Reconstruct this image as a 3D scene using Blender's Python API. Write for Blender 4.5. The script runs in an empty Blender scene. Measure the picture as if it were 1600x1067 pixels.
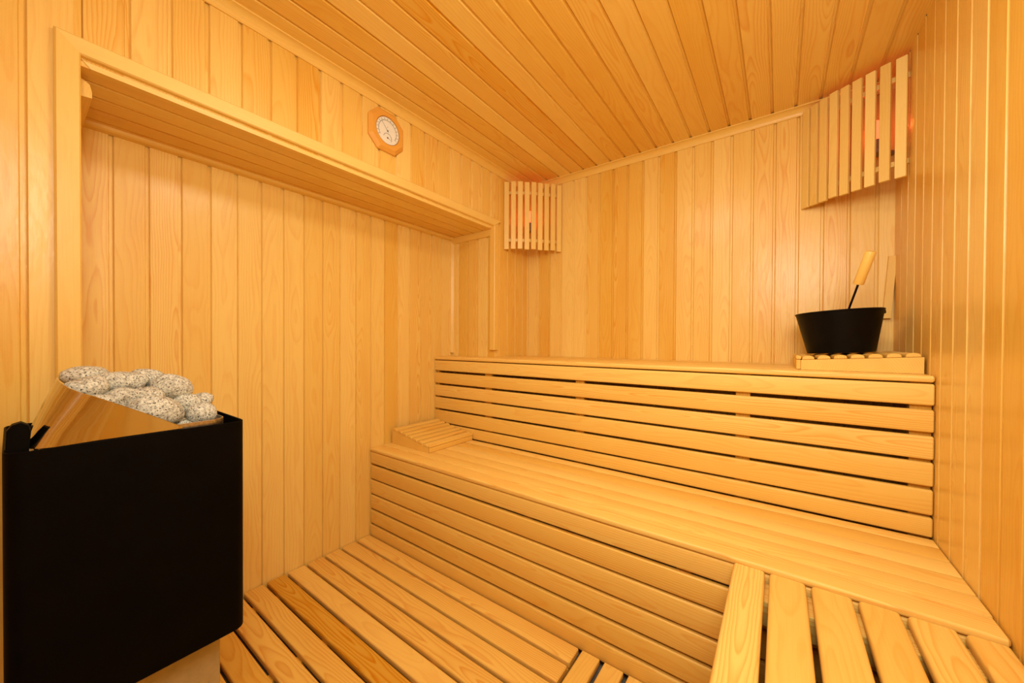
import bpy, bmesh, math, random
from mathutils import Vector, Matrix, noise
C = bpy.context.scene
COL = C.collection
PI = math.pi
RND = random.Random(11)

# ------------------------------------------------------------------ camera, world, lights, exposure
ZO = 1.0875                       # eye height above the concrete floor
cam_d = bpy.data.cameras.new('camera')
cam = bpy.data.objects.new('camera', cam_d); COL.objects.link(cam)
F_PX = 572.333
cam_d.sensor_fit = 'HORIZONTAL'; cam_d.sensor_width = 36.0
cam_d.lens = F_PX / 1600 * 36.0
cam_d.shift_y = (539.64 - 533.5) / 1600
cam_d.clip_start = 0.02
r_ = Vector((0.80735788, 0.59004026, 0.00507386)); u_ = Vector((-0.00941465, 0.00428345, 0.99994651)); f_ = Vector((-0.58998696, 0.80736246, -0.0090133))
cam.matrix_world = Matrix(((r_.x, u_.x, -f_.x, 0), (r_.y, u_.y, -f_.y, 0), (r_.z, u_.z, -f_.z, ZO), (0, 0, 0, 1)))
C.camera = cam
w = bpy.data.worlds.new('world'); C.world = w; w.use_nodes = True
w.node_tree.nodes['Background'].inputs[0].default_value = (1, 0.8, 0.55, 1)
w.node_tree.nodes['Background'].inputs[1].default_value = 0.02

def lamp(name, kind, loc, power, color, **k):
    d = bpy.data.lights.new(name, kind); d.energy = power; d.color = color
    o = bpy.data.objects.new(name, d); COL.objects.link(o); o.location = loc
    for a, b in k.items(): setattr(d, a, b)
    return o
WARM = (1.0, 0.945, 0.77)
# fill panel added out of view beside the camera, and a weak ceiling light
fill_panel = lamp('fill_light', 'AREA', (0.10, -0.04, ZO + 0.62), 21.0, WARM, shape='RECTANGLE', size=0.5, size_y=0.5)
fill_panel.rotation_euler = Vector((-0.42, 0.90, -0.14)).to_track_quat('-Z', 'Y').to_euler()
main = lamp('ceiling_light', 'AREA', (-0.40, 0.66, ZO + 1.02), 11.0, WARM, shape='RECTANGLE', size=0.4, size_y=0.4)
C.view_settings.view_transform = 'Standard'; C.view_settings.look = 'None'
C.view_settings.gamma = 1.0; C.view_settings.use_curve_mapping = False
C.view_settings.exposure = -0.36

# ------------------------------------------------------------------ room dimensions (metres)
D = 2.10; XL = -1.409; XN = -1.7726; XR = 0.3693; YF = -0.70
YU = 1.5875; YL = 1.1363; YR = 1.7457            # bench fronts, recess return
ZC = ZO + 1.055; ZU = ZO - 0.0928; ZL = ZO - 0.5707; ZD = ZO - 1.0375   # ceiling, upper seat, lower seat, duckboard top
ZS = ZO + 0.684                                   # recess soffit

# ------------------------------------------------------------------ materials
def new_mat(name):
    m = bpy.data.materials.new(name); m.use_nodes = True
    nt = m.node_tree; b = nt.nodes['Principled BSDF']
    return m, nt, b
def N(nt, kind, **k):
    n = nt.nodes.new(kind)
    for a, v in k.items(): setattr(n, a, v)
    return n
def M_(nt, op, a, b=None, c=None):
    n = nt.nodes.new('ShaderNodeMath'); n.operation = op
    for i, v in enumerate((a, b, c)):
        if v is None: continue
        if isinstance(v, (int, float)): n.inputs[i].default_value = v
        else: nt.links.new(v, n.inputs[i])
    return n.outputs[0]
def ramp(nt, fac, stops):
    n = nt.nodes.new('ShaderNodeValToRGB'); nt.links.new(fac, n.inputs[0])
    e = n.color_ramp.elements
    while len(e) < len(stops): e.new(0.5)
    for q, (p, c) in zip(e, stops): q.position = p; q.color = (*c, 1)
    return n.outputs[0]
def mixc(nt, fac, a, b, mode='MIX'):
    n = nt.nodes.new('ShaderNodeMix'); n.data_type = 'RGBA'; n.blend_type = mode
    for i, v in ((0, fac), (6, a), (7, b)):
        if isinstance(v, (int, float)): n.inputs[i].default_value = v
        elif isinstance(v, tuple): n.inputs[i].default_value = (*v, 1)
        else: nt.links.new(v, n.inputs[i])
    return n.outputs[2]

def wood(name, early, late, rough=0.4, coat=0.0, contrast=1.0, spread=0.16):
    """Timber: growth rings around a pith line that wanders along the board; every board carries its own grain frame."""
    m, nt, b = new_mat(name); L = nt.links
    g = N(nt, 'ShaderNodeAttribute', attribute_name='gc'); r = N(nt, 'ShaderNodeAttribute', attribute_name='rnd')
    sg = N(nt, 'ShaderNodeSeparateXYZ'); L.new(g.outputs['Vector'], sg.inputs[0])
    sr = N(nt, 'ShaderNodeSeparateXYZ'); L.new(r.outputs['Vector'], sr.inputs[0])
    x, y, z = sg.outputs; tone, oy, oz = sr.outputs
    def stretched(sx, sy, det, rgh=0.5):
        c = N(nt, 'ShaderNodeCombineXYZ')
        L.new(M_(nt, 'MULTIPLY', x, sx), c.inputs[0]); L.new(M_(nt, 'MULTIPLY', y, sy), c.inputs[1]); L.new(M_(nt, 'MULTIPLY', z, sy), c.inputs[2])
        n = N(nt, 'ShaderNodeTexNoise'); L.new(c.outputs[0], n.inputs['Vector'])
        n.inputs['Scale'].default_value = 1.0; n.inputs['Detail'].default_value = det; n.inputs['Roughness'].default_value = rgh
        return n.outputs['Fac']
    n1 = M_(nt, 'MULTIPLY', M_(nt, 'SUBTRACT', stretched(1.5, 7, 2), 0.5), 0.085)
    n2 = M_(nt, 'MULTIPLY', M_(nt, 'SUBTRACT', stretched(11, 30, 2), 0.5), 0.007)
    yy = M_(nt, 'ADD', M_(nt, 'ADD', y, M_(nt, 'MULTIPLY', M_(nt, 'SUBTRACT', oy, 0.5), 0.09)), n2)
    zz = M_(nt, 'ADD', M_(nt, 'ADD', z, M_(nt, 'ADD', M_(nt, 'MULTIPLY', oz, 0.06), 0.012)), n1)
    rad = M_(nt, 'SQRT', M_(nt, 'ADD', M_(nt, 'MULTIPLY', yy, yy), M_(nt, 'MULTIPLY', zz, zz)))
    ph = M_(nt, 'FRACT', M_(nt, 'DIVIDE', rad, 0.0062))
    ring = M_(nt, 'POWER', ph, 2.6)
    # soften the falling edge of the ring
    ring = M_(nt, 'MULTIPLY', ring, M_(nt, 'MINIMUM', M_(nt, 'MULTIPLY', M_(nt, 'SUBTRACT', 1.0, ph), 7.0), 1.0))
    inv = M_(nt, 'SUBTRACT', 1.0, oz)
    ctr = M_(nt, 'MULTIPLY', M_(nt, 'ADD', M_(nt, 'MULTIPLY', M_(nt, 'MULTIPLY', inv, inv), 0.65), 0.28), contrast)
    fibre = stretched(9, 520, 3, 0.6)
    blot = stretched(2.3, 14, 3)
    fac = M_(nt, 'ADD', M_(nt, 'MULTIPLY', ring, ctr), M_(nt, 'MULTIPLY', M_(nt, 'SUBTRACT', fibre, 0.5), 0.52))
    fac = M_(nt, 'ADD', fac, M_(nt, 'MULTIPLY', M_(nt, 'SUBTRACT', blot, 0.45), 0.6))
    fac = M_(nt, 'MAXIMUM', M_(nt, 'MINIMUM', fac, 1.0), 0.0)
    col = mixc(nt, fac, early, late)
    val = M_(nt, 'ADD', M_(nt, 'MULTIPLY', M_(nt, 'SUBTRACT', tone, 0.5), spread * 2), 1.0)
    h = N(nt, 'ShaderNodeHueSaturation'); L.new(col, h.inputs['Color']); L.new(val, h.inputs['Value'])
    L.new(M_(nt, 'ADD', M_(nt, 'MULTIPLY', M_(nt, 'SUBTRACT', 0.5, tone), 0.16), 1.0), h.inputs['Saturation'])
    L.new(M_(nt, 'ADD', M_(nt, 'MULTIPLY', M_(nt, 'SUBTRACT', tone, 0.5), 0.014), 0.5), h.inputs['Hue'])
    L.new(h.outputs[0], b.inputs['Base Color'])
    b.inputs['Roughness'].default_value = rough
    b.inputs['Specular IOR Level'].default_value = 0.35
    b.inputs['Coat Weight'].default_value = coat; b.inputs['Coat Roughness'].default_value = 0.26
    bp = N(nt, 'ShaderNodeBump'); bp.inputs['Strength'].default_value = 0.12; bp.inputs['Distance'].default_value = 0.0012
    L.new(M_(nt, 'ADD', fibre, M_(nt, 'MULTIPLY', blot, 1.5)), bp.inputs['Height']); L.new(bp.outputs[0], b.inputs['Normal'])
    if coat > .2:
        cb = N(nt, 'ShaderNodeBump'); cb.inputs['Strength'].default_value = 0.5; cb.inputs['Distance'].default_value = 0.0022
        L.new(stretched(16, 42, 3), cb.inputs['Height']); L.new(cb.outputs[0], b.inputs['Coat Normal'])
    return m

EARLY = (0.89, 0.605, 0.155); LATE = (0.76, 0.31, 0.022)
W_WALL = wood('varnished wall pine', EARLY, LATE, 0.42, 0.45, 1.0, 0.065)
W_BENCH = wood('bench pine', (0.89, 0.605, 0.155), (0.78, 0.35, 0.035), 0.45, 0.1, 1.25, 0.13)
W_TRIM = wood('trim pine', (0.89, 0.61, 0.165), (0.80, 0.40, 0.045), 0.42, 0.2, 0.5, 0.05)
W_DUCK = wood('duckboard pine', (0.88, 0.555, 0.12), (0.68, 0.25, 0.018), 0.5, 0.05, 1.15, 0.16)
W_SHADE = wood('lamp slat pine', (0.89, 0.64, 0.20), (0.80, 0.46, 0.08), 0.45, 0.1, 0.6, 0.12)
W_GAUGE = wood('gauge frame timber', (0.82, 0.42, 0.075), (0.72, 0.30, 0.04), 0.35, 0.3, 0.4, 0.05)

def plain(name, col, rough=0.5, metal=0.0, spec=0.5, emit=None, strength=0.0):
    m, nt, b = new_mat(name)
    b.inputs['Base Color'].default_value = (*col, 1); b.inputs['Roughness'].default_value = rough
    b.inputs['Metallic'].default_value = metal; b.inputs['Specular IOR Level'].default_value = spec
    if emit: b.inputs['Emission Color'].default_value = (*emit, 1); b.inputs['Emission Strength'].default_value = strength
    return m
def noisy(name, c1, c2, scale, rough, metal=0.0, bump=0.0, spec=0.5, coords='Object', det=4):
    m, nt, b = new_mat(name); L = nt.links
    tc = N(nt, 'ShaderNodeTexCoord'); n = N(nt, 'ShaderNodeTexNoise'); L.new(tc.outputs[coords], n.inputs['Vector'])
    n.inputs['Scale'].default_value = scale; n.inputs['Detail'].default_value = det
    L.new(ramp(nt, n.outputs['Fac'], ((0.35, c1), (0.65, c2))), b.inputs['Base Color'])
    b.inputs['Roughness'].default_value = rough; b.inputs['Metallic'].default_value = metal; b.inputs['Specular IOR Level'].default_value = spec
    if bump:
        bp = N(nt, 'ShaderNodeBump'); bp.inputs['Strength'].default_value = bump; bp.inputs['Distance'].default_value = 0.002
        L.new(n.outputs['Fac'], bp.inputs['Height']); L.new(bp.outputs[0], b.inputs['Normal'])
    return m
BLACK = noisy('black powder coat', (0.0022, 0.0018, 0.0015), (0.0032, 0.0026, 0.0022), 14, 0.5, spec=0.05)
BUCKET = noisy('black bucket enamel', (0.003, 0.0026, 0.0022), (0.0045, 0.004, 0.0034), 20, 0.42, spec=0.11)
STEEL = plain('polished steel', (0.62, 0.60, 0.57), 0.07, 1.0)
STEEL_DULL = noisy('brushed steel', (0.42, 0.40, 0.36), (0.62, 0.59, 0.54), 160, 0.33, 1.0)
CONCRETE = noisy('grey concrete', (0.20, 0.19, 0.17), (0.33, 0.31, 0.28), 18, 0.85, bump=0.2)
PLINTH = noisy('plinth board', (0.44, 0.35, 0.18), (0.50, 0.39, 0.20), 60, 0.6, bump=0.05)
DIAL = plain('gauge dial face', (0.88, 0.90, 0.86), 0.35)
INK = plain('dial ink', (0.12, 0.10, 0.08), 0.6)
BRASS = plain('gauge bezel', (0.55, 0.38, 0.16), 0.3, 1.0)
RED_INK = plain('red dial ink', (0.45, 0.10, 0.05), 0.6)
BULB = plain('lit red bulb', (0.8, 0.2, 0.08), 0.3, emit=(1.0, 0.15, 0.045), strength=2.6)
SOCKET = plain('bulb socket', (0.30, 0.24, 0.18), 0.5)

def granite():
    m, nt, b = new_mat('speckled granite'); L = nt.links
    tc = N(nt, 'ShaderNodeTexCoord')
    oi = N(nt, 'ShaderNodeObjectInfo')
    add = N(nt, 'ShaderNodeVectorMath', operation='ADD'); L.new(tc.outputs['Object'], add.inputs[0])
    sc = N(nt, 'ShaderNodeVectorMath', operation='SCALE'); sc.inputs[0].default_value = (7, 3, 5); L.new(oi.outputs['Random'], sc.inputs['Scale']); L.new(sc.outputs[0], add.inputs[1])
    def nz(s, d):
        n = N(nt, 'ShaderNodeTexNoise'); L.new(add.outputs[0], n.inputs['Vector']); n.inputs['Scale'].default_value = s; n.inputs['Detail'].default_value = d; return n.outputs['Fac']
    base = ramp(nt, nz(190, 2), ((0.34, (0.38, 0.37, 0.32)), (0.5, (0.61, 0.61, 0.54)), (0.68, (0.76, 0.76, 0.69))))
    v = N(nt, 'ShaderNodeTexVoronoi'); L.new(add.outputs[0], v.inputs['Vector']); v.inputs['Scale'].default_value = 270; v.inputs['Randomness'].default_value = 1
    spk = ramp(nt, nz(330, 2), ((0.58, (0, 0, 0)), (0.64, (1, 1, 1))))
    col = mixc(nt, spk, base, (0.06, 0.052, 0.045))
    stain = ramp(nt, nz(26, 3), ((0.55, (0, 0, 0)), (0.75, (0.55, 0.55, 0.55))))
    col = mixc(nt, stain, col, (0.44, 0.31, 0.17), 'MULTIPLY')
    L.new(col, b.inputs['Base Color']); b.inputs['Roughness'].default_value = 0.8; b.inputs['Specular IOR Level'].default_value = 0.25
    bp = N(nt, 'ShaderNodeBump'); bp.inputs['Strength'].default_value = 0.35; bp.inputs['Distance'].default_value = 0.001
    L.new(nz(240, 3), bp.inputs['Height']); L.new(bp.outputs[0], b.inputs['Normal'])
    return m
GRANITE = granite()

# ------------------------------------------------------------------ mesh helpers
class MB:
    """Collects solids; every board keeps its own grain frame in the attributes gc and rnd."""
    def __init__(s): s.v = []; s.f = []; s.g = []; s.r = []
    def add(s, vs, fs, gs, rv):
        o = len(s.v); s.v += [tuple(p) for p in vs]; s.g += gs; s.r += [rv] * len(vs)
        s.f += [tuple(i + o for i in f) for f in fs]
    def prism(s, prof, O, ex, ea, eb, L, bev=0.0, tone=None, cap_scale=None, grain=None):
        """Extrude prof (points in the ea, eb plane) from O along ex over L, ends chamfered by bev."""
        O, ex, ea, eb = Vector(O), Vector(ex), Vector(ea), Vector(eb)
        n = len(prof)
        ca = (min(p[0] for p in prof) + max(p[0] for p in prof)) / 2; cb = (min(p[1] for p in prof) + max(p[1] for p in prof)) / 2
        ha = max(max(abs(p[0] - ca) for p in prof), 1e-6); hb = max(max(abs(p[1] - cb) for p in prof), 1e-6)
        off = RND.random() * 60; rv = (RND.random() if tone is None else min(max(tone + RND.uniform(-.08, .08), 0), 1), grain[0] if grain else RND.random(), grain[1] if grain else RND.random())
        secs = [(0, 0), (L, 0)] if bev <= 0 else [(0, bev), (bev, 0), (L - bev, 0), (L, bev)]
        vs, gs = [], []
        for t, q in secs:
            ka, kb = 1 - q / ha, 1 - q / hb
            for a, b_ in prof:
                a2, b2 = ca + (a - ca) * ka, cb + (b_ - cb) * kb
                vs.append(O + ex * t + ea * a2 + eb * b2); gs.append((t + off, a2 - ca, b2 - cb))
        fs = []
        m = len(secs)
        for k in range(m - 1):
            for i in range(n):
                j = (i + 1) % n
                fs.append((k * n + i, k * n + j, (k + 1) * n + j, (k + 1) * n + i))
        fs.append(tuple(range(n))[::-1]); fs.append(tuple((m - 1) * n + i for i in range(n)))
        s.add(vs, fs, gs, rv)
    def board(s, O, ex, ea, eb, L, W, T, r=0.003, seg=2, bev=0.0015, **k):
        """A timber with rounded edges: O is a corner, L along ex, W along ea, T along eb."""
        s.prism(rrect(W, T, r, seg), O, ex, ea, eb, L, bev, **k)
    def box(s, lo, hi, r=0.002, **k):
        """Axis aligned timber, grain along its longest side."""
        d = [hi[i] - lo[i] for i in range(3)]; a = d.index(max(d)); E = ((1, 0, 0), (0, 1, 0), (0, 0, 1))
        b, c = (a + 1) % 3, (a + 2) % 3
        if d[b] < d[c]: b, c = c, b
        s.board(lo, E[a], E[b], E[c], d[a], d[b], d[c], min(r, d[c] * .45), **k)
    def tube(s, pts, rad, seg=16, caps=True):
        pts = [Vector(p) for p in pts]; n = len(pts)
        if not isinstance(rad, (list, tuple)): rad = [rad] * n
        off = RND.random() * 60; rv = (RND.random(), RND.random(), RND.random())
        vs, gs, fs = [], [], []; d = 0
        t0 = (pts[1] - pts[0]).normalized(); up = Vector((0, 0, 1)) if abs(t0.z) < .9 else Vector((1, 0, 0))
        a = t0.cross(up).normalized()
        for i, p in enumerate(pts):
            t = (pts[min(i + 1, n - 1)] - pts[max(i - 1, 0)]).normalized()
            a = (a - t * a.dot(t)).normalized(); b = t.cross(a)
            if i: d += (p - pts[i - 1]).length
            for k in range(seg):
                q = 2 * PI * k / seg
                vs.append(p + (a * math.cos(q) + b * math.sin(q)) * rad[i]); gs.append((d + off, math.cos(q) * rad[i], math.sin(q) * rad[i]))
        for i in range(n - 1):
            for k in range(seg):
                j = (k + 1) % seg
                fs.append((i * seg + k, i * seg + j, (i + 1) * seg + j, (i + 1) * seg + k))
        if caps: fs.append(tuple(range(seg))[::-1]); fs.append(tuple((n - 1) * seg + k for k in range(seg)))
        s.add(vs, fs, gs, rv)
    def lathe(s, prof, O, ax=(0, 0, 1), seg=48, close=False):
        ax = Vector(ax).normalized(); O = Vector(O); up = Vector((1, 0, 0)) if abs(ax.x) < .9 else Vector((0, 1, 0))
        a = ax.cross(up).normalized(); b = ax.cross(a)
        vs, gs, fs = [], [], []
        for r, h in prof:
            for k in range(seg):
                q = 2 * PI * k / seg; vs.append(O + ax * h + (a * math.cos(q) + b * math.sin(q)) * r); gs.append((h, r * math.cos(q), r * math.sin(q)))
        m = len(prof)
        for i in range(m if close else m - 1):
            for k in range(seg):
                j = (k + 1) % seg; i2 = (i + 1) % m
                fs.append((i * seg + k, i * seg + j, i2 * seg + j, i2 * seg + k))
        if not close: fs.append(tuple(range(seg))[::-1]); fs.append(tuple((m - 1) * seg + k for k in range(seg)))
        s.add(vs, fs, gs, (.5, .5, .5))
    def build(s, name, mat, parent=None, smooth=35, loc=None, xf=None):
        me = bpy.data.meshes.new(name)
        vs = s.v
        if xf is not None: vs = [tuple(xf @ Vector(p)) for p in vs]
        if loc is not None: vs = [(p[0] - loc[0], p[1] - loc[1], p[2] - loc[2]) for p in vs]
        me.from_pydata(vs, [], s.f)
        bm = bmesh.new(); bm.from_mesh(me); bmesh.ops.recalc_face_normals(bm, faces=bm.faces); bm.to_mesh(me); bm.free()
        a = me.attributes.new('gc', 'FLOAT_VECTOR', 'POINT'); a.data.foreach_set('vector', [c for p in s.g for c in p])
        a = me.attributes.new('rnd', 'FLOAT_VECTOR', 'POINT'); a.data.foreach_set('vector', [c for p in s.r for c in p])
        if smooth: me.shade_smooth(); me.set_sharp_from_angle(angle=math.radians(smooth))
        me.materials.append(mat)
        o = bpy.data.objects.new(name, me); COL.objects.link(o)
        if loc is not None: o.location = loc
        if parent is not None: o.parent = parent
        return o
def rrect(W, T, r, seg=2):
    r = max(min(r, W * .49, T * .49), 1e-5); p = []
    for cx, cy, q0 in ((W - r, r, -90), (W - r, T - r, 0), (r, T - r, 90), (r, r, 180)):
        for k in range(seg + 1):
            q = math.radians(q0 + 90 * k / seg); p.append((cx + r * math.cos(q), cy + r * math.sin(q)))
    return p
def tag(o, label=None, cat=None, group=None, kind=None):
    if label: o['label'] = label
    if cat: o['category'] = cat
    if group: o['group'] = group
    if kind: o['kind'] = kind
    return o
def thing(name, label, cat, loc=(0, 0, 0), rot=(0, 0, 0), group=None):
    o = bpy.data.objects.new(name, None); COL.objects.link(o); o.empty_display_size = 0.1
    o.location = loc; o.rotation_euler = rot
    return tag(o, label, cat, group)
def struct(o): o['kind'] = 'structure'; return o
X_, Y_, Z_ = (1, 0, 0), (0, 1, 0), (0, 0, 1)
NX, NY, NZ = (-1, 0, 0), (0, -1, 0), (0, 0, -1)

# ------------------------------------------------------------------ tongue and groove cladding
TH = 0.016
def cladding(mb, base, el, ea, eo, segs, anchor, pitch, tones=None, reveal=0.0085, dg=0.0066, c=0.003):
    """Boards side by side along ea (coordinate a measured on ea), lengths along el from l0 to l1, faces towards eo.
    segs: list of (a0, a1, l0, l1) on the wall; board joints at anchor + k * pitch."""
    B, El, Ea, Eo = Vector(base), Vector(el), Vector(ea), Vector(eo)
    lo = min(q[0] for q in segs); hi = max(q[1] for q in segs)
    k = math.floor((lo - anchor) / pitch)
    while anchor + k * pitch < hi - 1e-6:
        a0 = anchor + k * pitch; a1 = a0 + pitch
        tone = None if tones is None else tones(k)
        gr = (RND.random(), RND.random())
        for s0, s1, l0, l1 in segs:
            b0, b1 = max(a0, s0), min(a1, s1)
            if b1 - b0 < 0.004: continue
            W = b1 - b0; cut0 = b0 > a0 + 1e-6; cut1 = b1 < a1 - 1e-6
            p = [(0, -TH), (W, -TH)]
            if cut1 or W < 0.03: p += [(W, 0)]
            else: p += [(W, -dg - .0012), (W - .0012, -dg - .0012), (W - .0016, -dg), (W - reveal, -dg), (W - reveal - .0022, 0)]
            if cut0: p += [(0, 0)]
            else: p += [(c, 0), (0, -dg)]
            mb.prism(p, B + El * l0 + Ea * b0, El, Ea, Eo, l1 - l0, 0, tone=tone, grain=gr)
        k += 1

# walls
mb = MB()
cladding(mb, (XL, 0, 0), Z_, Y_, X_, [(YF, 0.094, 0, ZC), (0.094, YR, ZO + .697, ZC), (YR + .0008, D + .0, 0, ZC)], 0.1068, 0.0843)
struct(mb.build('wall_left', W_WALL, smooth=None))
mb = MB(); cladding(mb, (XN, 0, 0), Z_, Y_, X_, [(0.09, YU + 0.0 + (YR - YU), 0, ZS + .012)], 0.2000, 0.0856)
struct(mb.build('wall_recess', W_WALL, smooth=None))
mb = MB(); cladding(mb, (0, YR, 0), Z_, X_, NY, [(XN, XL - .002, 0, ZS + .012)], -1.7121, 0.0828)
struct(mb.build('wall_recess_far', W_WALL, smooth=None))
mb = MB(); cladding(mb, (0, 0.094, 0), Z_, X_, Y_, [(XN, XL - .002, 0, ZS + .012)], -1.7121, 0.0828)
struct(mb.build('wall_recess_near', W_WALL, smooth=None))
mb = MB(); cladding(mb, (0, 0, ZS), Y_, X_, NZ, [(XN, XL - .004, 0.09, YR)], XL + 0.010 - 0.0815 * 5, 0.0815, reveal=0.006, dg=0.0055, c=0.003)
struct(mb.build('ceiling_recess', W_WALL, smooth=None))
mb = MB(); cladding(mb, (0, D, 0), Z_, X_, NY, [(XL, XR, 0, ZC)], -0.0222, 0.0861)
struct(mb.build('wall_back', W_WALL, smooth=None))
mb = MB(); cladding(mb, (XR, 0, 0), Z_, NY, NX, [(-D, -YF, 0, ZC)], -1.8205, 0.0893, reveal=0.007)
struct(mb.build('wall_right', W_WALL, smooth=None))
mb = MB(); cladding(mb, (0, YF, 0), Z_, X_, Y_, [(XL, XR, 0, ZC)], 0.02, 0.0861)
struct(mb.build('wall_front', W_WALL, smooth=None))
mb = MB(); cladding(mb, (0, 0, ZC), Y_, X_, NZ, [(XL - .02, XR, YF, D)], 0.1372 - 0.0854 * 20, 0.0854, reveal=0.0075, dg=0.0065, c=0.003)
struct(mb.build('ceiling', W_WALL, smooth=None))
mb = MB(); mb.box((XN - .05, YF - .05, -0.1), (XR + .05, D + .05, 0.0))
struct(mb.build('floor', CONCRETE, smooth=None))

# trims: crown mouldings, recess casing, coves
def crown_profile(a=0.036, n=8):
    # wall leg down, ceiling leg out, concave face between
    p = [(0, 0), (0, -a - 0.001), (0.006, -a - 0.001)]
    for k in range(n + 1):
        q = k / n * PI / 2
        p.append((a + .004 - (a - .006) * math.cos(q), -a + .004 + (a - .010) * (math.sin(q)) ** 1.0))
    p += [(a + .004, -.004), (a + .004, 0)]
    return p
def crown_simple(a):
    p = [(0, 0), (0, -a), (0.005, -a)]
    for k in range(1, 9):
        q = k / 9 * PI / 2
        p.append((0.005 + (a - .005) * (1 - math.cos(q)), -a + (a - .005) * math.sin(q)))
    p += [(a, -.005), (a, 0)]
    return p
mb = MB(); mb.prism(crown_simple(0.034), (XL, YF, ZC), Y_, X_, Z_, D - YF, tone=.6)
struct(mb.build('trim_1', W_TRIM, smooth=30))
mb = MB(); mb.prism(crown_simple(0.034), (XL, D, ZC), X_, NY, Z_, XR - XL, tone=.5)
struct(mb.build('trim_2', W_TRIM, smooth=30))
# casing of the recess: flat board with a rounded nose that wraps into the opening, mitred corner
CY0, CY1, CZ1 = 0.0625, 0.1045, ZO + 0.7445
CZ0 = ZO + 0.7015
def casing(mb, pts_out, pts_in, tone, lip=None):
    """Quad bar between outer edge points and inner edge points on the wall plane, 13 mm proud, with chamfered arrises."""
    t = 0.017
    def P(p, h): return (XL + h, p[0], p[1])
    (o0, o1), (i0, i1) = pts_out, pts_in
    def lerp(a, b, k): return (a[0] + (b[0] - a[0]) * k, a[1] + (b[1] - a[1]) * k)
    rows = [(0.0, -0.004), (0.0, t - .004), (0.09, t), (0.93, t), (1.0, t - .004)] + ([(1.0, 0.0), (lip, -.002), (lip, -.02)] if lip else [(1.0, -0.02)])
    off = RND.random() * 50; rv = (tone, RND.random(), .9); vs, gs = [], []
    w = math.dist(o0, i0); L = math.dist(o0, o1)
    for end in (0, 1):
        for k, h in rows:
            p = lerp((o0, o1)[end], (i0, i1)[end], k); vs.append(P(p, h)); gs.append((off + end * L, k * w * .7, h))
    n = len(rows); fs = [(i, i + 1, n + i + 1, n + i) for i in range(n - 1)] + [tuple(range(n)), tuple(range(n, 2 * n)), (n - 1, 0, n, 2 * n - 1)]
    mb.add(vs, fs, gs, rv)
mb = MB(); casing(mb, ((CY0, CZ1), (1.7917, CZ1)), ((CY1, CZ0), (1.7225, CZ0)), .75, lip=1.42)
struct(mb.build('trim_3', W_TRIM, smooth=None))
mb = MB(); casing(mb, ((CY0, 0.0), (CY0, CZ1)), ((CY1, 0.0), (CY1, CZ0)), .45)
struct(mb.build('trim_4', W_TRIM, smooth=None))
mb = MB(); casing(mb, ((1.7640, ZO - .048), (1.7640, ZO + .7245)), ((1.7225, ZO - .048), (1.7225, CZ0)), .35)
struct(mb.build('trim_5', W_TRIM, smooth=None))
def cove(a, n=6):
    p = [(0, 0), (a, 0), (a, -.004)]
    for k in range(1, n):
        q = k / n * PI / 2; p.append((a - (a - .004) * math.sin(q) * .72 - .0, -.004 - (a - .004) * (1 - math.cos(q)) * .95))
    p += [(.004, -a), (0, -a)]
    return p
mb = MB(); mb.prism([(0, 0), (.030, 0), (.029, -.009), (.022, -.013), (0, -.015)], (XN, 0.094, ZS), Y_, X_, Z_, YR - .094, tone=.45)
struct(mb.build('trim_6', W_TRIM, smooth=None))
mb = MB(); mb.prism([(0, 0), (.026, 0), (.026, -.006), (.010, -.034), (0, -.036)], (XN + .004, YR, ZS), X_, NY, Z_, XL - XN - .012, tone=.35)
struct(mb.build('trim_7', W_TRIM, smooth=None))
mb = MB(); mb.prism([(0, 0), (.012, 0), (.030, -.012), (.034, -.03), (.034, -.046), (0, -.05)], (XN + .004, 0.094, ZS - .008), X_, Y_, Z_, XL - XN - .05, tone=.3)
struct(mb.build('trim_8', W_TRIM, smooth=20))
mb = MB(); mb.prism([(0, 0), (.020, 0), (.018, -.005), (.005, -.018), (0, -.020)], (XN, YR, ZO - .072), Z_, X_, Y_, ZS - .015 - (ZO - .072), tone=.35)
struct(mb.build('trim_9', W_TRIM, smooth=None))

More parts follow.
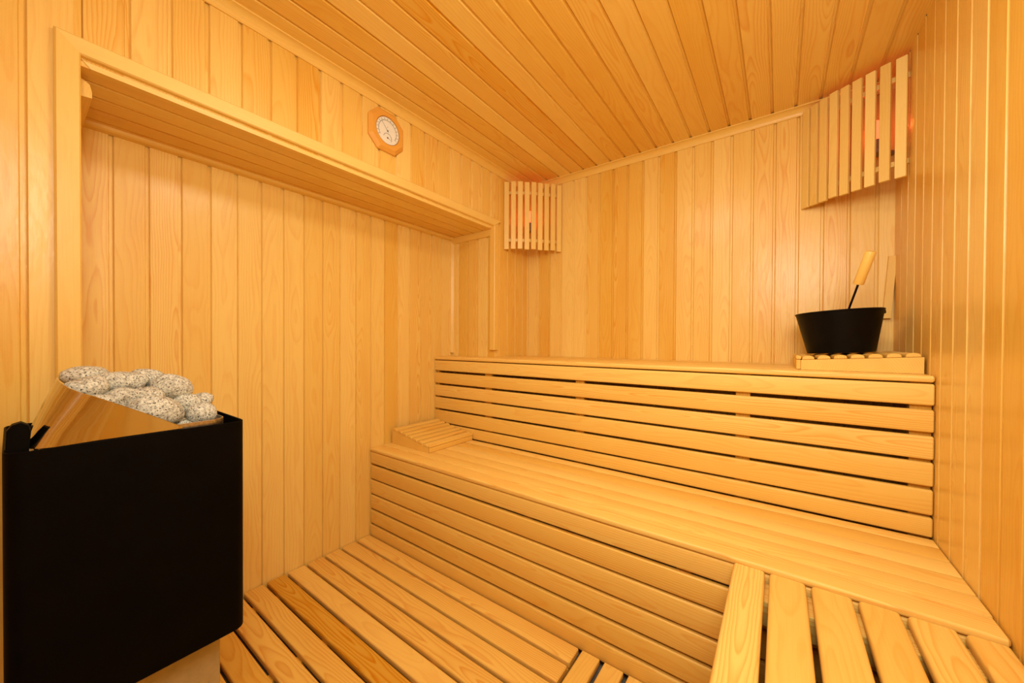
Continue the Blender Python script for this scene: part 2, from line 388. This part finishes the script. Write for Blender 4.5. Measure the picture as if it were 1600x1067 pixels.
# ------------------------------------------------------------------ benches
def bench(label, x0, x1, yf, zs, seat_edges, slats, posts, base_z, notch=None, slat_t=0.020):
    t = thing('sauna_bench', label, 'bench', ((x0 + x1) / 2, yf + .1, base_z))
    inv = Matrix.Translation(-Vector(t.location))
    T = 0.0195
    nose = MB(); nose.board((x0 + .001, yf, zs - T), X_, Y_, Z_, x1 - x0 - .003, seat_edges[0] - yf - .0006, T, .0065, 4, .004, tone=.7)
    nose.build('front_board', W_BENCH, t, xf=inv)
    seat = MB()
    for k in range(len(seat_edges) - 1):
        a, b = seat_edges[k], seat_edges[k + 1]
        xa = x0 if not notch or a < notch[1] - 1e-4 else notch[0]
        if notch and a < notch[1] < b: b = notch[1]
        seat.board((xa + .001, a, zs - T), X_, Y_, Z_, x1 - xa - .003, b - a - .0006, T, .0034, 2, .002, tone=[.72, .62, .80, .38, .85, .55, .6, .6][k % 8])
    seat.build('seat', W_BENCH, t, xf=inv)
    pan = MB()
    for k, (zt, zb) in enumerate(slats):
        pan.board((x0 + .0015, yf + .002, zb), X_, Z_, Y_, x1 - x0 - .0035, zt - zb, slat_t, .0058, 3, .003, tone=[.62, .5, .6, .5, .45, .5][k % 6])
    pan.build('front_panel', W_BENCH, t, xf=inv)
    for a, b in posts:
        p = MB(); p.box((a, yf + .002 + slat_t + .0004, base_z), (b, yf + .07, zs - T - .0005), .002, tone=.15)
        p.build('support_post', W_DUCK, t, xf=inv)
    # joists under the seat boards
    for a, b in posts:
        q = MB(); q.box((a, yf + .0705, zs - T - .055), (b, (notch[1] - .02 if notch and a < XL else seat_edges[-1] - .02), zs - T - .0005), .002, tone=.2)
        q.build('joist', W_DUCK, t, xf=inv)
    return t
PU = 0.0725
su = [(-.1171, -.1805), (-.1940, -.2600), (-.2715, -.3400), (-.3495, -.4190), (-.4295, -.5035), (-.5115, -.5690)]
bench('upper tier bench of pale pine along the back wall, its seat just below eye level', XN, XR, YU, ZU, [1.672, 1.7450, 1.833, 1.922, 2.011, D - .001],
      [(ZO + a, ZO + b) for a, b in su], [(-1.770, -1.749), (-1.3674, -1.3175), (-.7948, -.7496), (-.1321, -.0857), (.3196, .366)], 0.0, notch=(XL, 1.7450))
sl = [(-.5925, -.6540), (-.6640, -.7350), (-.7425, -.8150), (-.8235, -.8945), (-.9045, -.9740), (-.9845, -1.0480)]
bench('lower tier bench of pale pine in front of the tall one, above the slatted floor', XN, XR, YL, ZL, [1.213, 1.292, 1.371, 1.4505, 1.530, 1.5865],
      [(ZO + a, ZO + b) for a, b in sl], [(-1.770, -1.745), (-1.3296, -1.292), (-.7844, -.748), (-.24, -.20), (.30, .366)], 0.0)

# side bench of widely spaced boards along the right wall
t = thing('side_bench', 'low side bench of widely gapped boards along the right wall, at bottom right', 'bench', (0.13, 0.4, 0))
inv = Matrix.Translation(-Vector(t.location))
zt = ZL - .011; YS1 = 1.149; YS0 = -0.55
s = MB()
for k, (a, b) in enumerate([(-.0935, -.0245), (-.0155, .0565), (.0665, .1400), (.1495, .2165), (.2265, .2975), (.3080, .3665)]):
    s.board((a, YS0, zt - .026), Y_, X_, Z_, (YS1 if k < 6 else YS1) - YS0 - .013, b - a, .026, .0085, 4, .005, tone=[.8, .5, .5, .35, .5, .45][k], grain=[(.52, .05), (.4, .9), (.6, .95), (.5, .85), (.45, .2), (.5, .3)][k])
s.build('seat', W_BENCH, t, xf=inv)
for y0, y1 in ((1.045, 1.128), (0.25, 0.31), (-.5, -.44)):
    q = MB(); q.box((-.085, y0, zt - .085), (.366, y1, zt - .0265), .003, tone=.7); q.build('bearer', W_BENCH, t, xf=inv)
for x0, x1, y0 in ((-.085, -.04, 0.255), (.32, .365, 0.255), (-.085, -.04, -.495), (.32, .365, -.495), (-.085, -.04, 1.073), (.32, .365, 1.073)):
    q = MB(); q.box((x0, y0, 0.0), (x1, y0 + .045, zt - .0855), .003, tone=.3); q.build('leg', W_BENCH, t, xf=inv)

pan = MB()  # unseen slats added to keep the space under the seat dark
for k in range(6):
    z1 = zt - .030 - k * .088; pan.board((-.0895, YS0, z1 - .076), Y_, Z_, X_, 1.66, .076, .004, .0015, 2, .001, tone=.5)
pan.build('side_panel', W_BENCH, t, xf=inv)

# ------------------------------------------------------------------ duckboards on the concrete floor
t = thing('duckboard', 'slatted floor grating with boards running away from the left wall below the lower bench', 'duckboard', (-1.15, .5, 0))
inv = Matrix.Translation(-Vector(t.location)); d = MB()
tones = [.65, .72, .6, .55, .75, .1, .55, .6, .3, .5, .5, .4, .5, .5, .4, .5]
grs = {5: (.5, .02), 6: (.7, .25), 3: (.45, .12), 4: (.3, .9)}
for k in range(16):
    y1 = 1.134 - .0835 * k; y0 = y1 - .0715
    d.board((XN + .003, y0, ZD - .022), X_, Y_, Z_, -.541 - XN - .003, .0715, .022, .0045, 3, .003, tone=tones[k], grain=grs.get(k))
d.build('deck', W_DUCK, t, xf=inv)
for x in (-1.68, -1.30, -.92, -.58):
    q = MB(); q.box((x, -.14, 0.0), (x + .035, 1.12, ZD - .0222), .002, tone=.3); q.build('batten', W_DUCK, t, xf=inv)
t = thing('duckboard', 'slatted floor grating with short boards pointing at the lower bench, left of the side bench', 'duckboard', (-.3, .5, 0))
inv = Matrix.Translation(-Vector(t.location)); d = MB()
for k in range(5):
    x0 = -.5285 + .0785 * k
    d.board((x0, -.2, ZD - .022), Y_, X_, Z_, 1.336, .0625, .022, .0045, 3, .003, tone=[.65, .6, .7, .5, .5, .5][k])
d.build('deck', W_DUCK, t, xf=inv)
for y in (-.1, .45, 1.0):
    q = MB(); q.box((-.525, y, 0.0), (-.155, y + .035, ZD - .0222), .002, tone=.3); q.build('batten', W_DUCK, t, xf=inv)

# ------------------------------------------------------------------ wooden headrests
def headrest(label, loc, rotz, L, Wd, hl, hh, n, tone):
    """Wedge: side panels and end board carry slats; low end at local x = 0, high end at x = L, width along y."""
    t = thing('headrest', label, 'headrest', loc, (0, 0, rotz))
    st = 0.0135
    for nm, y in (('side_panel', 0.0), ('side_panel', Wd - .02)):
        m = MB(); m.prism([(0, 0), (L, 0), (L, hh), (0, hl)], (0, y + .02, 0), NY, X_, Z_, .02, 0, tone=tone); m.build(nm, W_BENCH, t, smooth=None)
    m = MB(); m.board((-.013, 0.001, 0.0), Y_, X_, Z_, Wd - .002, .0125, hl + .001, .003, 3, .002, tone=tone); m.build('end_board', W_BENCH, t)
    ang = math.atan2(hh - hl, L); ex = Vector((math.cos(ang), 0, math.sin(ang))); ez = Vector((-math.sin(ang), 0, math.cos(ang)))
    sl = MB(); p = L / math.cos(ang) / n
    for k in range(n):
        o = Vector((0, -.001, hl + .0006)) + ex * (p * k + .0035)
        q = [(0, 0), (p - .009, 0)]
        for i in range(9):
            a = i / 8 * PI; q.append(((p - .009) / 2 + (p - .009) / 2 * math.cos(a), .003 + (st - .003) * math.sin(a) ** .7))
        sl.prism(q, o, Y_, ex, ez, Wd + .002, .002, tone=tone)
    o = Vector((-.014, -.001, hl + .002))
    sl.board(o, Y_, X_, Z_, Wd + .002, .015, .013, .004, 3, .002, tone=tone)
    sl.build('slat_deck', W_BENCH, t)
    return t
# low end faces the room on both: left one is turned around
headrest('low wedge headrest of slats lying on the lower bench, against the left wall', (-1.452, 1.586, ZL + .0005), PI, .300, .325, .024, .076, 7, .45)
headrest('slatted wooden headrest on the upper bench under the black bucket', (.062, 1.668, ZU + .0005), 0, .300, .370, .034, .052, 7, .5)

# ------------------------------------------------------------------ heater on its plinth
HX = -1.024; HXB = -1.372; HY0 = -.0096; HY1 = .3296; HZT = ZO - .1888; HZB = ZO - .6792
def ring_pts(x0, x1, y0, y1, r, seg=6):
    p = []
    for cx, cy, q0 in ((x1 - r, y0 + r, -90), (x1 - r, y1 - r, 0), (x0 + r, y1 - r, 90), (x0 + r, y0 + r, 180)):
        for k in range(seg + 1):
            q = math.radians(q0 + 90 * k / seg); p.append((cx + r * math.cos(q), cy + r * math.sin(q)))
    return p
def shell(mb, x0, x1, y0, y1, r, th, z0, z1, bottom=True, lip=0.0):
    o = ring_pts(x0, x1, y0, y1, r); i = ring_pts(x0 + th, x1 - th, y0 + th, y1 - th, max(r - th, .002)); n = len(o)
    rows = [(o, z0), (o, z1 - lip), ([((a[0] + b[0]) / 2, (a[1] + b[1]) / 2) for a, b in zip(o, i)], z1), (i, z1 - lip), (i, z0 + th)]
    vs = [(p[0], p[1], z) for q, z in rows for p in q]; fs = []
    for k in range(len(rows) - 1):
        for j in range(n):
            jj = (j + 1) % n; fs.append((k * n + j, k * n + jj, (k + 1) * n + jj, (k + 1) * n + j))
    m = len(rows)
    if bottom: fs.append(tuple(range(n))[::-1]); fs.append(tuple((m - 1) * n + j for j in range(n)))
    else:
        for j in range(n):
            jj = (j + 1) % n; fs.append(((m - 1) * n + j, (m - 1) * n + jj, jj, j))
    mb.add(vs, fs, [(0, 0, 0)] * len(vs), (.5, .5, .5))
mb = MB(); mb.box((HXB + .03, .02, ZD + .0005), (HX - .068, .2985, HZB - .0005), .006)
pl = mb.build('heater_plinth', PLINTH); tag(pl, 'pale beige block on the slatted floor that carries the black heater', 'plinth')
t = thing('sauna_heater', 'black box sauna heater by the left wall with an open top full of stones', 'heater', ((HX + HXB) / 2, .2, HZB))
inv = Matrix.Translation(-Vector(t.location))
mb = MB(); shell(mb, HXB, HX, HY0, HY1, .024, .003, HZB, HZT, lip=.0012); mb.build('casing', BLACK, t, xf=inv)
mb = MB(); shell(mb, HXB + .02, HX - .0115, .028, .2975, .036, .0025, HZT - .20, HZT + .0098, lip=.001)
bk = mb.build('stone_basket', STEEL_DULL, t, xf=inv); bk['label'] = 'silver inner basket rim'
# polished guard: leaning sheet with a rounded corner, its upper edge falling to the right
def guard():
    mb = MB()
    bot = [(-1.1720, 0.0148), (-1.1120, 0.0144), (-1.0680, 0.0142), (-1.0464, 0.0192), (-1.0352, 0.0320), (-1.0308, 0.0512), (-1.0308, 0.0960), (-1.0308, 0.1520), (-1.0308, 0.2096), (-1.0308, 0.2160)]
    top = [(-1.1520, 0.0528, -0.0744), (-1.1200, 0.0528, -0.0764), (-1.0920, 0.0544, -0.0808), (-1.0624, 0.0632, -0.0896), (-1.0432, 0.0752, -0.0976), (-1.0316, 0.0904, -0.1048), (-1.0308, 0.1200, -0.1232), (-1.0308, 0.1640, -0.1504), (-1.0308, 0.2080, -0.1796), (-1.0308, 0.2160, -0.1848)]
    n = len(bot); vs, gs = [], []
    zb = HZT - .0005
    for th in (0, 1):
        for j in range(n):
            b = Vector((bot[j][0], bot[j][1], zb + (.0 if j < n - 1 else .002))); tp = Vector((top[j][0], top[j][1], ZO + top[j][2]))
            dn = Vector((-.0012, .0012, 0)) * th
            for k in range(5): vs.append(b.lerp(tp, k / 4) + dn); gs.append((0, 0, 0))
    fs = []
    A = n * 5
    for j in range(n - 1):
        for k in range(4):
            q = (j * 5 + k, (j + 1) * 5 + k, (j + 1) * 5 + k + 1, j * 5 + k + 1); fs.append(q); fs.append(tuple(A + i for i in q[::-1]))
        for k in (0, 4):
            fs.append((j * 5 + k, (j + 1) * 5 + k, A + (j + 1) * 5 + k, A + j * 5 + k))
    for j in (0, n - 1):
        for k in range(4): fs.append((j * 5 + k, j * 5 + k + 1, A + j * 5 + k + 1, A + j * 5 + k))
    mb.add(vs, fs, gs, (.5, .5, .5)); return mb
g_ = guard().build('stone_guard', STEEL, t, smooth=60, xf=inv); g_['label'] = 'mirror-polished steel guard leaning in beside the stones'
# steel ledge under the guard and the black upright tab in the near corner
mb = MB(); mb.box((HX - .048, .018, HZT - .013), (HX - .0035, .22, HZT - .011), .0005); mb.box((HXB + .01, -.0055, HZT - .013), (HX - .0485, .024, HZT - .011), .0005)
mb.build('steel_ledge', STEEL_DULL, t, xf=inv)
mb = MB(); mb.prism([(0, 0), (.024, 0), (.0265, .036), (.024, .0465), (.016, .0528), (.0065, .0495), (.001, .040)], (HX - .024, -.0062, HZT - .0064), NX, Y_, Z_, .024, .001)
mb.build('corner_tab', BLACK, t, xf=inv)

# ------------------------------------------------------------------ sauna stones
def stone(loc, size, rot, seed, label):
    bm = bmesh.new(); bmesh.ops.create_icosphere(bm, subdivisions=5, radius=1.0)
    sd = Vector((seed * 3.7, seed * 1.3, seed * 2.1))
    for v in bm.verts:
        p = v.co.copy()
        n = noise.noise(p * .9 + sd) * .13 + noise.noise(p * 2.1 + sd) * .05 + noise.noise(p * 7 + sd) * .008
        q = Vector([math.copysign(abs(c) ** .93, c) for c in p])       # a little blockier than an egg
        v.co = q * (1 + n)
        v.co = Vector((v.co.x * size[0] / 2, v.co.y * size[1] / 2, v.co.z * size[2] / 2))
    me = bpy.data.meshes.new('sauna_stone'); bm.to_mesh(me); bm.free(); me.shade_smooth(); me.materials.append(GRANITE)
    o = bpy.data.objects.new('sauna_stone', me); COL.objects.link(o); o.location = (loc[0], loc[1], ZO + loc[2]); o.rotation_euler = rot
    return tag(o, label, 'stone', 'stones heaped on the heater')
S = [
 ((-1.240, 0.098, -0.0784), (0.058, 0.082, 0.043), (0, .1, .6), 1, 'far left stone at the top of the heap, over the tall end of the guard'),
 ((-1.152, 0.090, -0.1008), (0.062, 0.071, 0.049), (.15, 0, .5), 2, 'rounded stone just below the far left one, touching the guard edge'),
 ((-1.200, 0.138, -0.0976), (0.065, 0.103, 0.053), (.12, 0, -.1), 3, 'long stone on top of the heap, right of the far left one'),
 ((-1.228, 0.194, -0.0960), (0.065, 0.071, 0.053), (-.2, 0, .3), 4, 'small stone at the very back, partly hidden between two bigger top stones'),
 ((-1.180, 0.229, -0.1120), (0.065, 0.079, 0.059), (-.42, 0, .2), 5, 'oval stone highest on the right half of the heap'),
 ((-1.136, 0.140, -0.1280), (0.058, 0.064, 0.049), (.2, .1, .4), 6, 'stone behind the guard edge, left of the largest front stone'),
 ((-1.144, 0.180, -0.1296), (0.058, 0.057, 0.051), (0, .2, 0), 7, 'stone squeezed in at the centre of the heap, above the largest front stone'),
 ((-1.098, 0.186, -0.1520), (0.065, 0.100, 0.063), (-.32, 0, .12), 8, 'largest front stone, resting on the low right end of the steel guard'),
 ((-1.168, 0.254, -0.1544), (0.058, 0.061, 0.049), (.2, 0, .4), 9, 'stone directly right of the largest front stone, behind the round one'),
 ((-1.184, 0.282, -0.1520), (0.050, 0.057, 0.037), (.3, 0, .2), 10, 'small stone at the far right top, lying on the round one'),
 ((-1.106, 0.266, -0.1732), (0.054, 0.057, 0.049), (0, 0, .3), 11, 'round speckled stone at the right front, in the corner of the steel basket'),
 ((-1.108, 0.234, -0.1976), (0.044, 0.043, 0.029), (0, 0, 0), 12, 'half hidden stone low in the basket, left of the round right front one'),
 ((-1.116, 0.108, -0.1290), (0.044, 0.050, 0.037), (0, 0, .5), 13, 'small chip of stone peeping over the guard near its rounded corner'),
]
for q in S: stone(*q)
# the small stones that fill the basket below them: nobody could count these
def stone_bed():
    mb = MB(); nx, ny = 60, 60; x0, x1, y0, y1 = HXB + .03, HX - .042, .042, .285
    vs = []
    for i in range(nx + 1):
        for j in range(ny + 1):
            x = x0 + (x1 - x0) * i / nx; y = y0 + (y1 - y0) * j / ny
            u = min(i, nx - i) / nx * 2; v = min(j, ny - j) / ny * 2
            m = min(1, u * 2.2) * min(1, v * 2.5)
            hgt = .050 * m * max(0, 1 - (y - .08) / .25) + .012 * m
            c = noise.voronoi(Vector((x * 24, y * 24, 3.1)))[0]
            vs.append((x, y, HZT - .022 + hgt - .020 * min(1, c[0] * 1.6) ** 2))
    n = len(vs); g = ny + 1
    fs = [(i * g + j, (i + 1) * g + j, (i + 1) * g + j + 1, i * g + j + 1) for i in range(nx) for j in range(ny)]
    rim = [i * g for i in range(nx + 1)] + [nx * g + j for j in range(1, ny + 1)] + [i * g + ny for i in range(nx - 1, -1, -1)] + [j for j in range(ny - 1, 0, -1)]
    low = len(vs); vs += [(vs[k][0], vs[k][1], HZT - .195) for k in rim]; m = len(rim)
    for k in range(m): fs.append((rim[k], low + k, low + (k + 1) % m, rim[(k + 1) % m]))
    fs.append(tuple(low + k for k in range(m)))
    mb.add(vs, fs, [(0, 0, 0)] * len(vs), (.5, .5, .5))
    o = mb.build('stone_bed', GRANITE, smooth=60)
    tag(o, 'bed of small stones filling the heater basket under the heap', 'stones', kind='stuff')
stone_bed()

# ------------------------------------------------------------------ bucket and ladle
bx, by, bz = .186, 1.862, ZO - .0325
t = thing('sauna_bucket', 'black water bucket standing on the slatted headrest in the right corner', 'bucket', (bx, by, bz), (0, math.radians(-3.2), 0))
mb = MB()
h = .152
mb.lathe([(.0955, 0), (.0985, .002), (.1275, h), (.1245, h), (.0955, .006), (.001, .006)][:6], (0, 0, 0), seg=72); mb.build('body', BUCKET, t)
mb = MB(); mb.lathe([(.1262 + .0034 * math.cos(a), h + .0034 * math.sin(a)) for a in [k * PI / 4 for k in range(8)]], (0, 0, 0), seg=72, close=True); mb.build('rim', BUCKET, t)
mb = MB(); mb.lathe([(.0955, -.0005), (.0975, -.0005), (.0985, .006), (.0968, .006)], (0, 0, 0), seg=72, close=True); mb.build('foot_ring', BUCKET, t)
mb = MB(); mb.box((.121, -.012, h - .016), (.1290, .012, h - .003), .002); mb.build('ear', BUCKET, t)

A = Vector((.1945, 1.712, ZO + .1365)); B0 = Vector((.2110, 1.680, ZO + .2005)); B1 = Vector((.2360, 1.645, ZO + .3000))
A = Vector((.1985, 1.753, ZO + .1300)); 
t = thing('ladle', 'ladle with a round pale wooden handle leaning in the black bucket', 'ladle', B0)
inv = Matrix.Translation(-B0)
ax = (B1 - B0).normalized()
mb = MB(); mb.tube([B0, B0 + ax * .003, B1 - ax * .003, B1], [.0125, .0142, .0142, .0128], 24); mb.build('handle', W_TRIM, t, xf=inv)
foot = A + (A - B0) * 1.35 + Vector((0, .03, 0))
mb = MB(); mb.tube([foot, A, B0 + ax * .004], .0032, 12); mb.build('rod', BUCKET, t, xf=inv)
mb = MB(); mb.lathe([(.004, -.012), (.025, -.006), (.032, .012), (.0305, .012), (.024, -.003), (.003, -.009)], foot + Vector((-.02, .03, -.002)), seg=32); mb.build('bowl', BUCKET, t, xf=inv)

mb = MB(); mb.prism([(0, 0), (.024, 0), (.040, .250), (.016, .250)], (.3345, D - .0005, ZO + .103), NY, X_, Z_, .022, .001, tone=.5)
o = mb.build('wooden_batten', W_TRIM, smooth=None); tag(o, 'short leaning wooden batten fixed in the right corner behind the bucket', 'batten')

# ------------------------------------------------------------------ thermometer
cy, cz = .975, ZO + .9185
t = thing('sauna_thermometer', 'octagonal wooden dial thermometer on the left wall above the recess', 'thermometer', (XL, cy, cz))
def octa(rr, c): return [(-rr + c, -rr), (rr - c, -rr), (rr, -rr + c), (rr, rr - c), (rr - c, rr), (-rr + c, rr), (-rr, rr - c), (-rr, -rr + c)]
mb = MB(); rows = [(.0855, .043, 0), (.0870, .043, .010), (.0745, .038, .022)]; vs, gs = [], []
for rr, c, hh in rows:
    for a, b in octa(rr, c): vs.append((hh, a, b)); gs.append((a + 3, b, hh - .01))
fs = [(k * 8 + i, k * 8 + (i + 1) % 8, (k + 1) * 8 + (i + 1) % 8, (k + 1) * 8 + i) for k in range(2) for i in range(8)] + [tuple(range(8))[::-1]]
# front face with a round hole for the dial
n = 64; hole = [(.022, .060 * math.cos(2 * PI * k / n), .060 * math.sin(2 * PI * k / n)) for k in range(n)]; hin = [(.0165, p[1] * .965, p[2] * .965) for p in hole]
base = len(vs); vs += hole + hin; gs += [(p[1] + 3, p[2], 0) for p in hole + hin]
oc = octa(.0745, .038)
def near(k):
    a = 2 * PI * k / n
    return min(range(8), key=lambda i: -(oc[i][0] * math.cos(a) + oc[i][1] * math.sin(a)) / math.hypot(*oc[i]))
for k in range(n):
    kk = (k + 1) % n; i, j = near(k), near(kk)
    if i == j: fs.append((base + k, base + kk, 16 + i))
    else: fs.append((base + k, base + kk, 16 + j, 16 + i))
    fs.append((base + k, base + kk, base + n + kk, base + n + k))
fs.append(tuple(base + n + k for k in range(n)))
mb.add(vs, fs, gs, (.5, .6, .8)); mb.build('frame', W_GAUGE, t, smooth=None)
mb = MB(); mb.lathe([(.0585, .0), (.0575, .0012), (.001, .0012)], (.0168, 0, 0), X_, 64); dl = mb.build('dial', DIAL, t); dl['label'] = 'round cream dial face'
def on_dial(y, z, h=.0186): return Vector((h, y, z))
ink = MB()
def arc(r0, r1, cyy, czz, q0, q1, n=48):
    vs = []; 
    for k in range(n + 1):
        q = math.radians(q0 + (q1 - q0) * k / n)
        for r in (r0, r1):
            for hh in (.0179, .0184): vs.append((hh, cyy + r * math.sin(q), czz + r * math.cos(q)))
    fs = []
    for k in range(n):
        a = k * 4; b = a + 4
        fs += [(a, a + 2, b + 2, b), (a + 1, b + 1, b + 3, a + 3), (a, b, b + 1, a + 1), (a + 2, a + 3, b + 3, b + 2)]
    fs += [(0, 1, 3, 2), (n * 4, n * 4 + 2, n * 4 + 3, n * 4 + 1)]
    ink.add(vs, fs, [(0, 0, 0)] * len(vs), (.5, .5, .5))
arc(.0440, .0456, 0, 0, -125, 125)
arc(.0185, .0197, 0, -.030, -75, 118, 28)
for k in range(29):
    q = math.radians(-125 + 250 * k / 28); r0, r1 = (.0405, .0445) if k % 2 == 0 else (.0425, .0445); wq = .9
    arc(r0, r1, 0, 0, math.degrees(q) - wq * .5, math.degrees(q) + wq * .5, 1)
for k in range(11):
    q = -75 + 193 * k / 10; arc(.0200, .0226, 0, -.030, q - 1.5, q + 1.5, 1)
for k in range(15):
    q = -122 + 244 * k / 14; arc(.0485, .0530, 0, 0, q - 1.3, q + 1.3, 1)
arc(.009, .0125, 0, .006, -5, 5, 3)
ink_o = ink.build('scale', INK, dl, smooth=None)
mb = MB(); mb.tube([on_dial(.006 * .7, -.005), on_dial(-.030, .0345)], [.0009, .0004], 8); mb.build('needle', INK, t)
mb = MB(); mb.tube([on_dial(-.004, -.027), on_dial(.014, -.034)], [.0008, .0004], 8); mb.build('needle', INK, t)
for yy, zz in ((0, 0), (0, -.030)):
    mb = MB(); mb.lathe([(.0032, 0), (.0032, .002), (.0018, .003)], (.018, yy, zz), X_, 20); mb.build('hub', INK, t)
mb = MB(); mb.lathe([(.0572, .0), (.0598, .0), (.0598, .003), (.0572, .003)], (.0175, 0, 0), X_, 64, close=True); mb.build('bezel', BRASS, t)

# ------------------------------------------------------------------ corner lamps
def corner_lamp(label, P0, P1, zb, zt, corner, n, bulge, slat_w, tones, power):
    """Slatted screen across a room corner from P0 to P1 (plan points on two walls), with a glowing bulb behind it."""
    P0, P1, K = Vector((*P0, 0)), Vector((*P1, 0)), Vector((*corner, 0))
    mid = (P0 + P1) / 2; outw = (mid - K).normalized()
    t = thing('corner_lamp', label, 'lamp', (K.x, K.y, zb))
    inv = Matrix.Translation(-Vector(t.location))
    ch = (P1 - P0); Lc = ch.length; e = ch.normalized()
    def at(k):
        u = k * 2 - 1
        return P0 + ch * k + outw * bulge * (1 - u * u)
    sh = MB(); th = .013
    hw = slat_w / 2 / Lc
    for k in range(n):
        c = hw + (1 - 2 * hw) * k / (n - 1)
        a, b = at(c - hw * .9), at(c + hw * .9); ex = (b - a).normalized(); no = Vector((ex.y, -ex.x, 0))
        if no.dot(outw) < 0: no = -no
        dz = RND.uniform(-.002, .002)
        sh.board(at(c) - ex * slat_w / 2 - no * 0 + Vector((0, 0, zb + dz)), Z_, ex, no, zt - zb, slat_w, th, .0012, 1, .001, tone=tones[k % len(tones)])
    sh.build('shade', W_SHADE, t, xf=inv)
    for z in (zb + .052, zt - .070):
        pts = [at(.03 + .94 * k / 10) - outw * .0085 for k in range(11)]
        r = MB(); vs, gs = [], []
        for p in pts:
            for dd, zz in ((0, 0), (.014, 0), (.014, .018), (0, .018)): vs.append(p - outw * dd + Vector((0, 0, z + zz + .0))); gs.append((p.dot(e), dd, zz))
        m = len(pts); fs = [(k * 4 + i, k * 4 + (i + 1) % 4, k * 4 + 4 + (i + 1) % 4, k * 4 + 4 + i) for k in range(m - 1) for i in range(4)] + [(0, 1, 2, 3), tuple((m - 1) * 4 + i for i in range(4))]
        r.add(vs, fs, gs, (.6, .5, .5)); r.build('rail', W_SHADE, t, smooth=None, xf=inv)
    # bulb on a socket fixed in the corner
    bc = K + outw * .085; zb_ = zb + (zt - zb) * .60
    s_ = MB(); s_.lathe([(.030, 0), (.030, .012), (.021, .018), (.021, .055), (.001, .055)], (bc.x, bc.y, zb_ - .10), seg=24)
    s_.tube([K + outw * .012 + Vector((0, 0, zb_ - .09)), bc + Vector((0, 0, zb_ - .09))], .010, 12); sk = s_.build('socket', SOCKET, t, xf=inv)
    b = MB(); b.lathe([(.012, -.045), (.015, -.038), (.026, -.012), (.030, .005), (.026, .022), (.014, .032), (.001, .034)], (bc.x, bc.y, zb_), seg=32)
    bl = b.build('bulb', BULB, t, xf=inv); bl['label'] = 'glowing red-orange bulb behind the slats'
    lamp('bulb_light', 'POINT', (bc.x, bc.y, zb_ + .0), power, (1.0, 0.16, 0.035), shadow_soft_size=.031)
    bl.visible_shadow = True
    return t
corner_lamp('slatted corner lamp at the far left corner, beside the end of the recess', (XL + .002, 1.836), (-1.148, D - .008), ZO + .583, ZO + 1.003, (XL, D), 9, .022, .0300, [.6, .7, .75, .65, .6, .6, .55, .6, .7], 4.5)
corner_lamp('larger looking slatted corner lamp at the right, above the black bucket', (.0830, D - .005), (XR - .006, 1.893), ZO + .600, ZO + 1.030, (XR, D), 9, .020, .0295, [.4, .45, .5, .6, .6, .6, .95, .35, .8], 3.5)
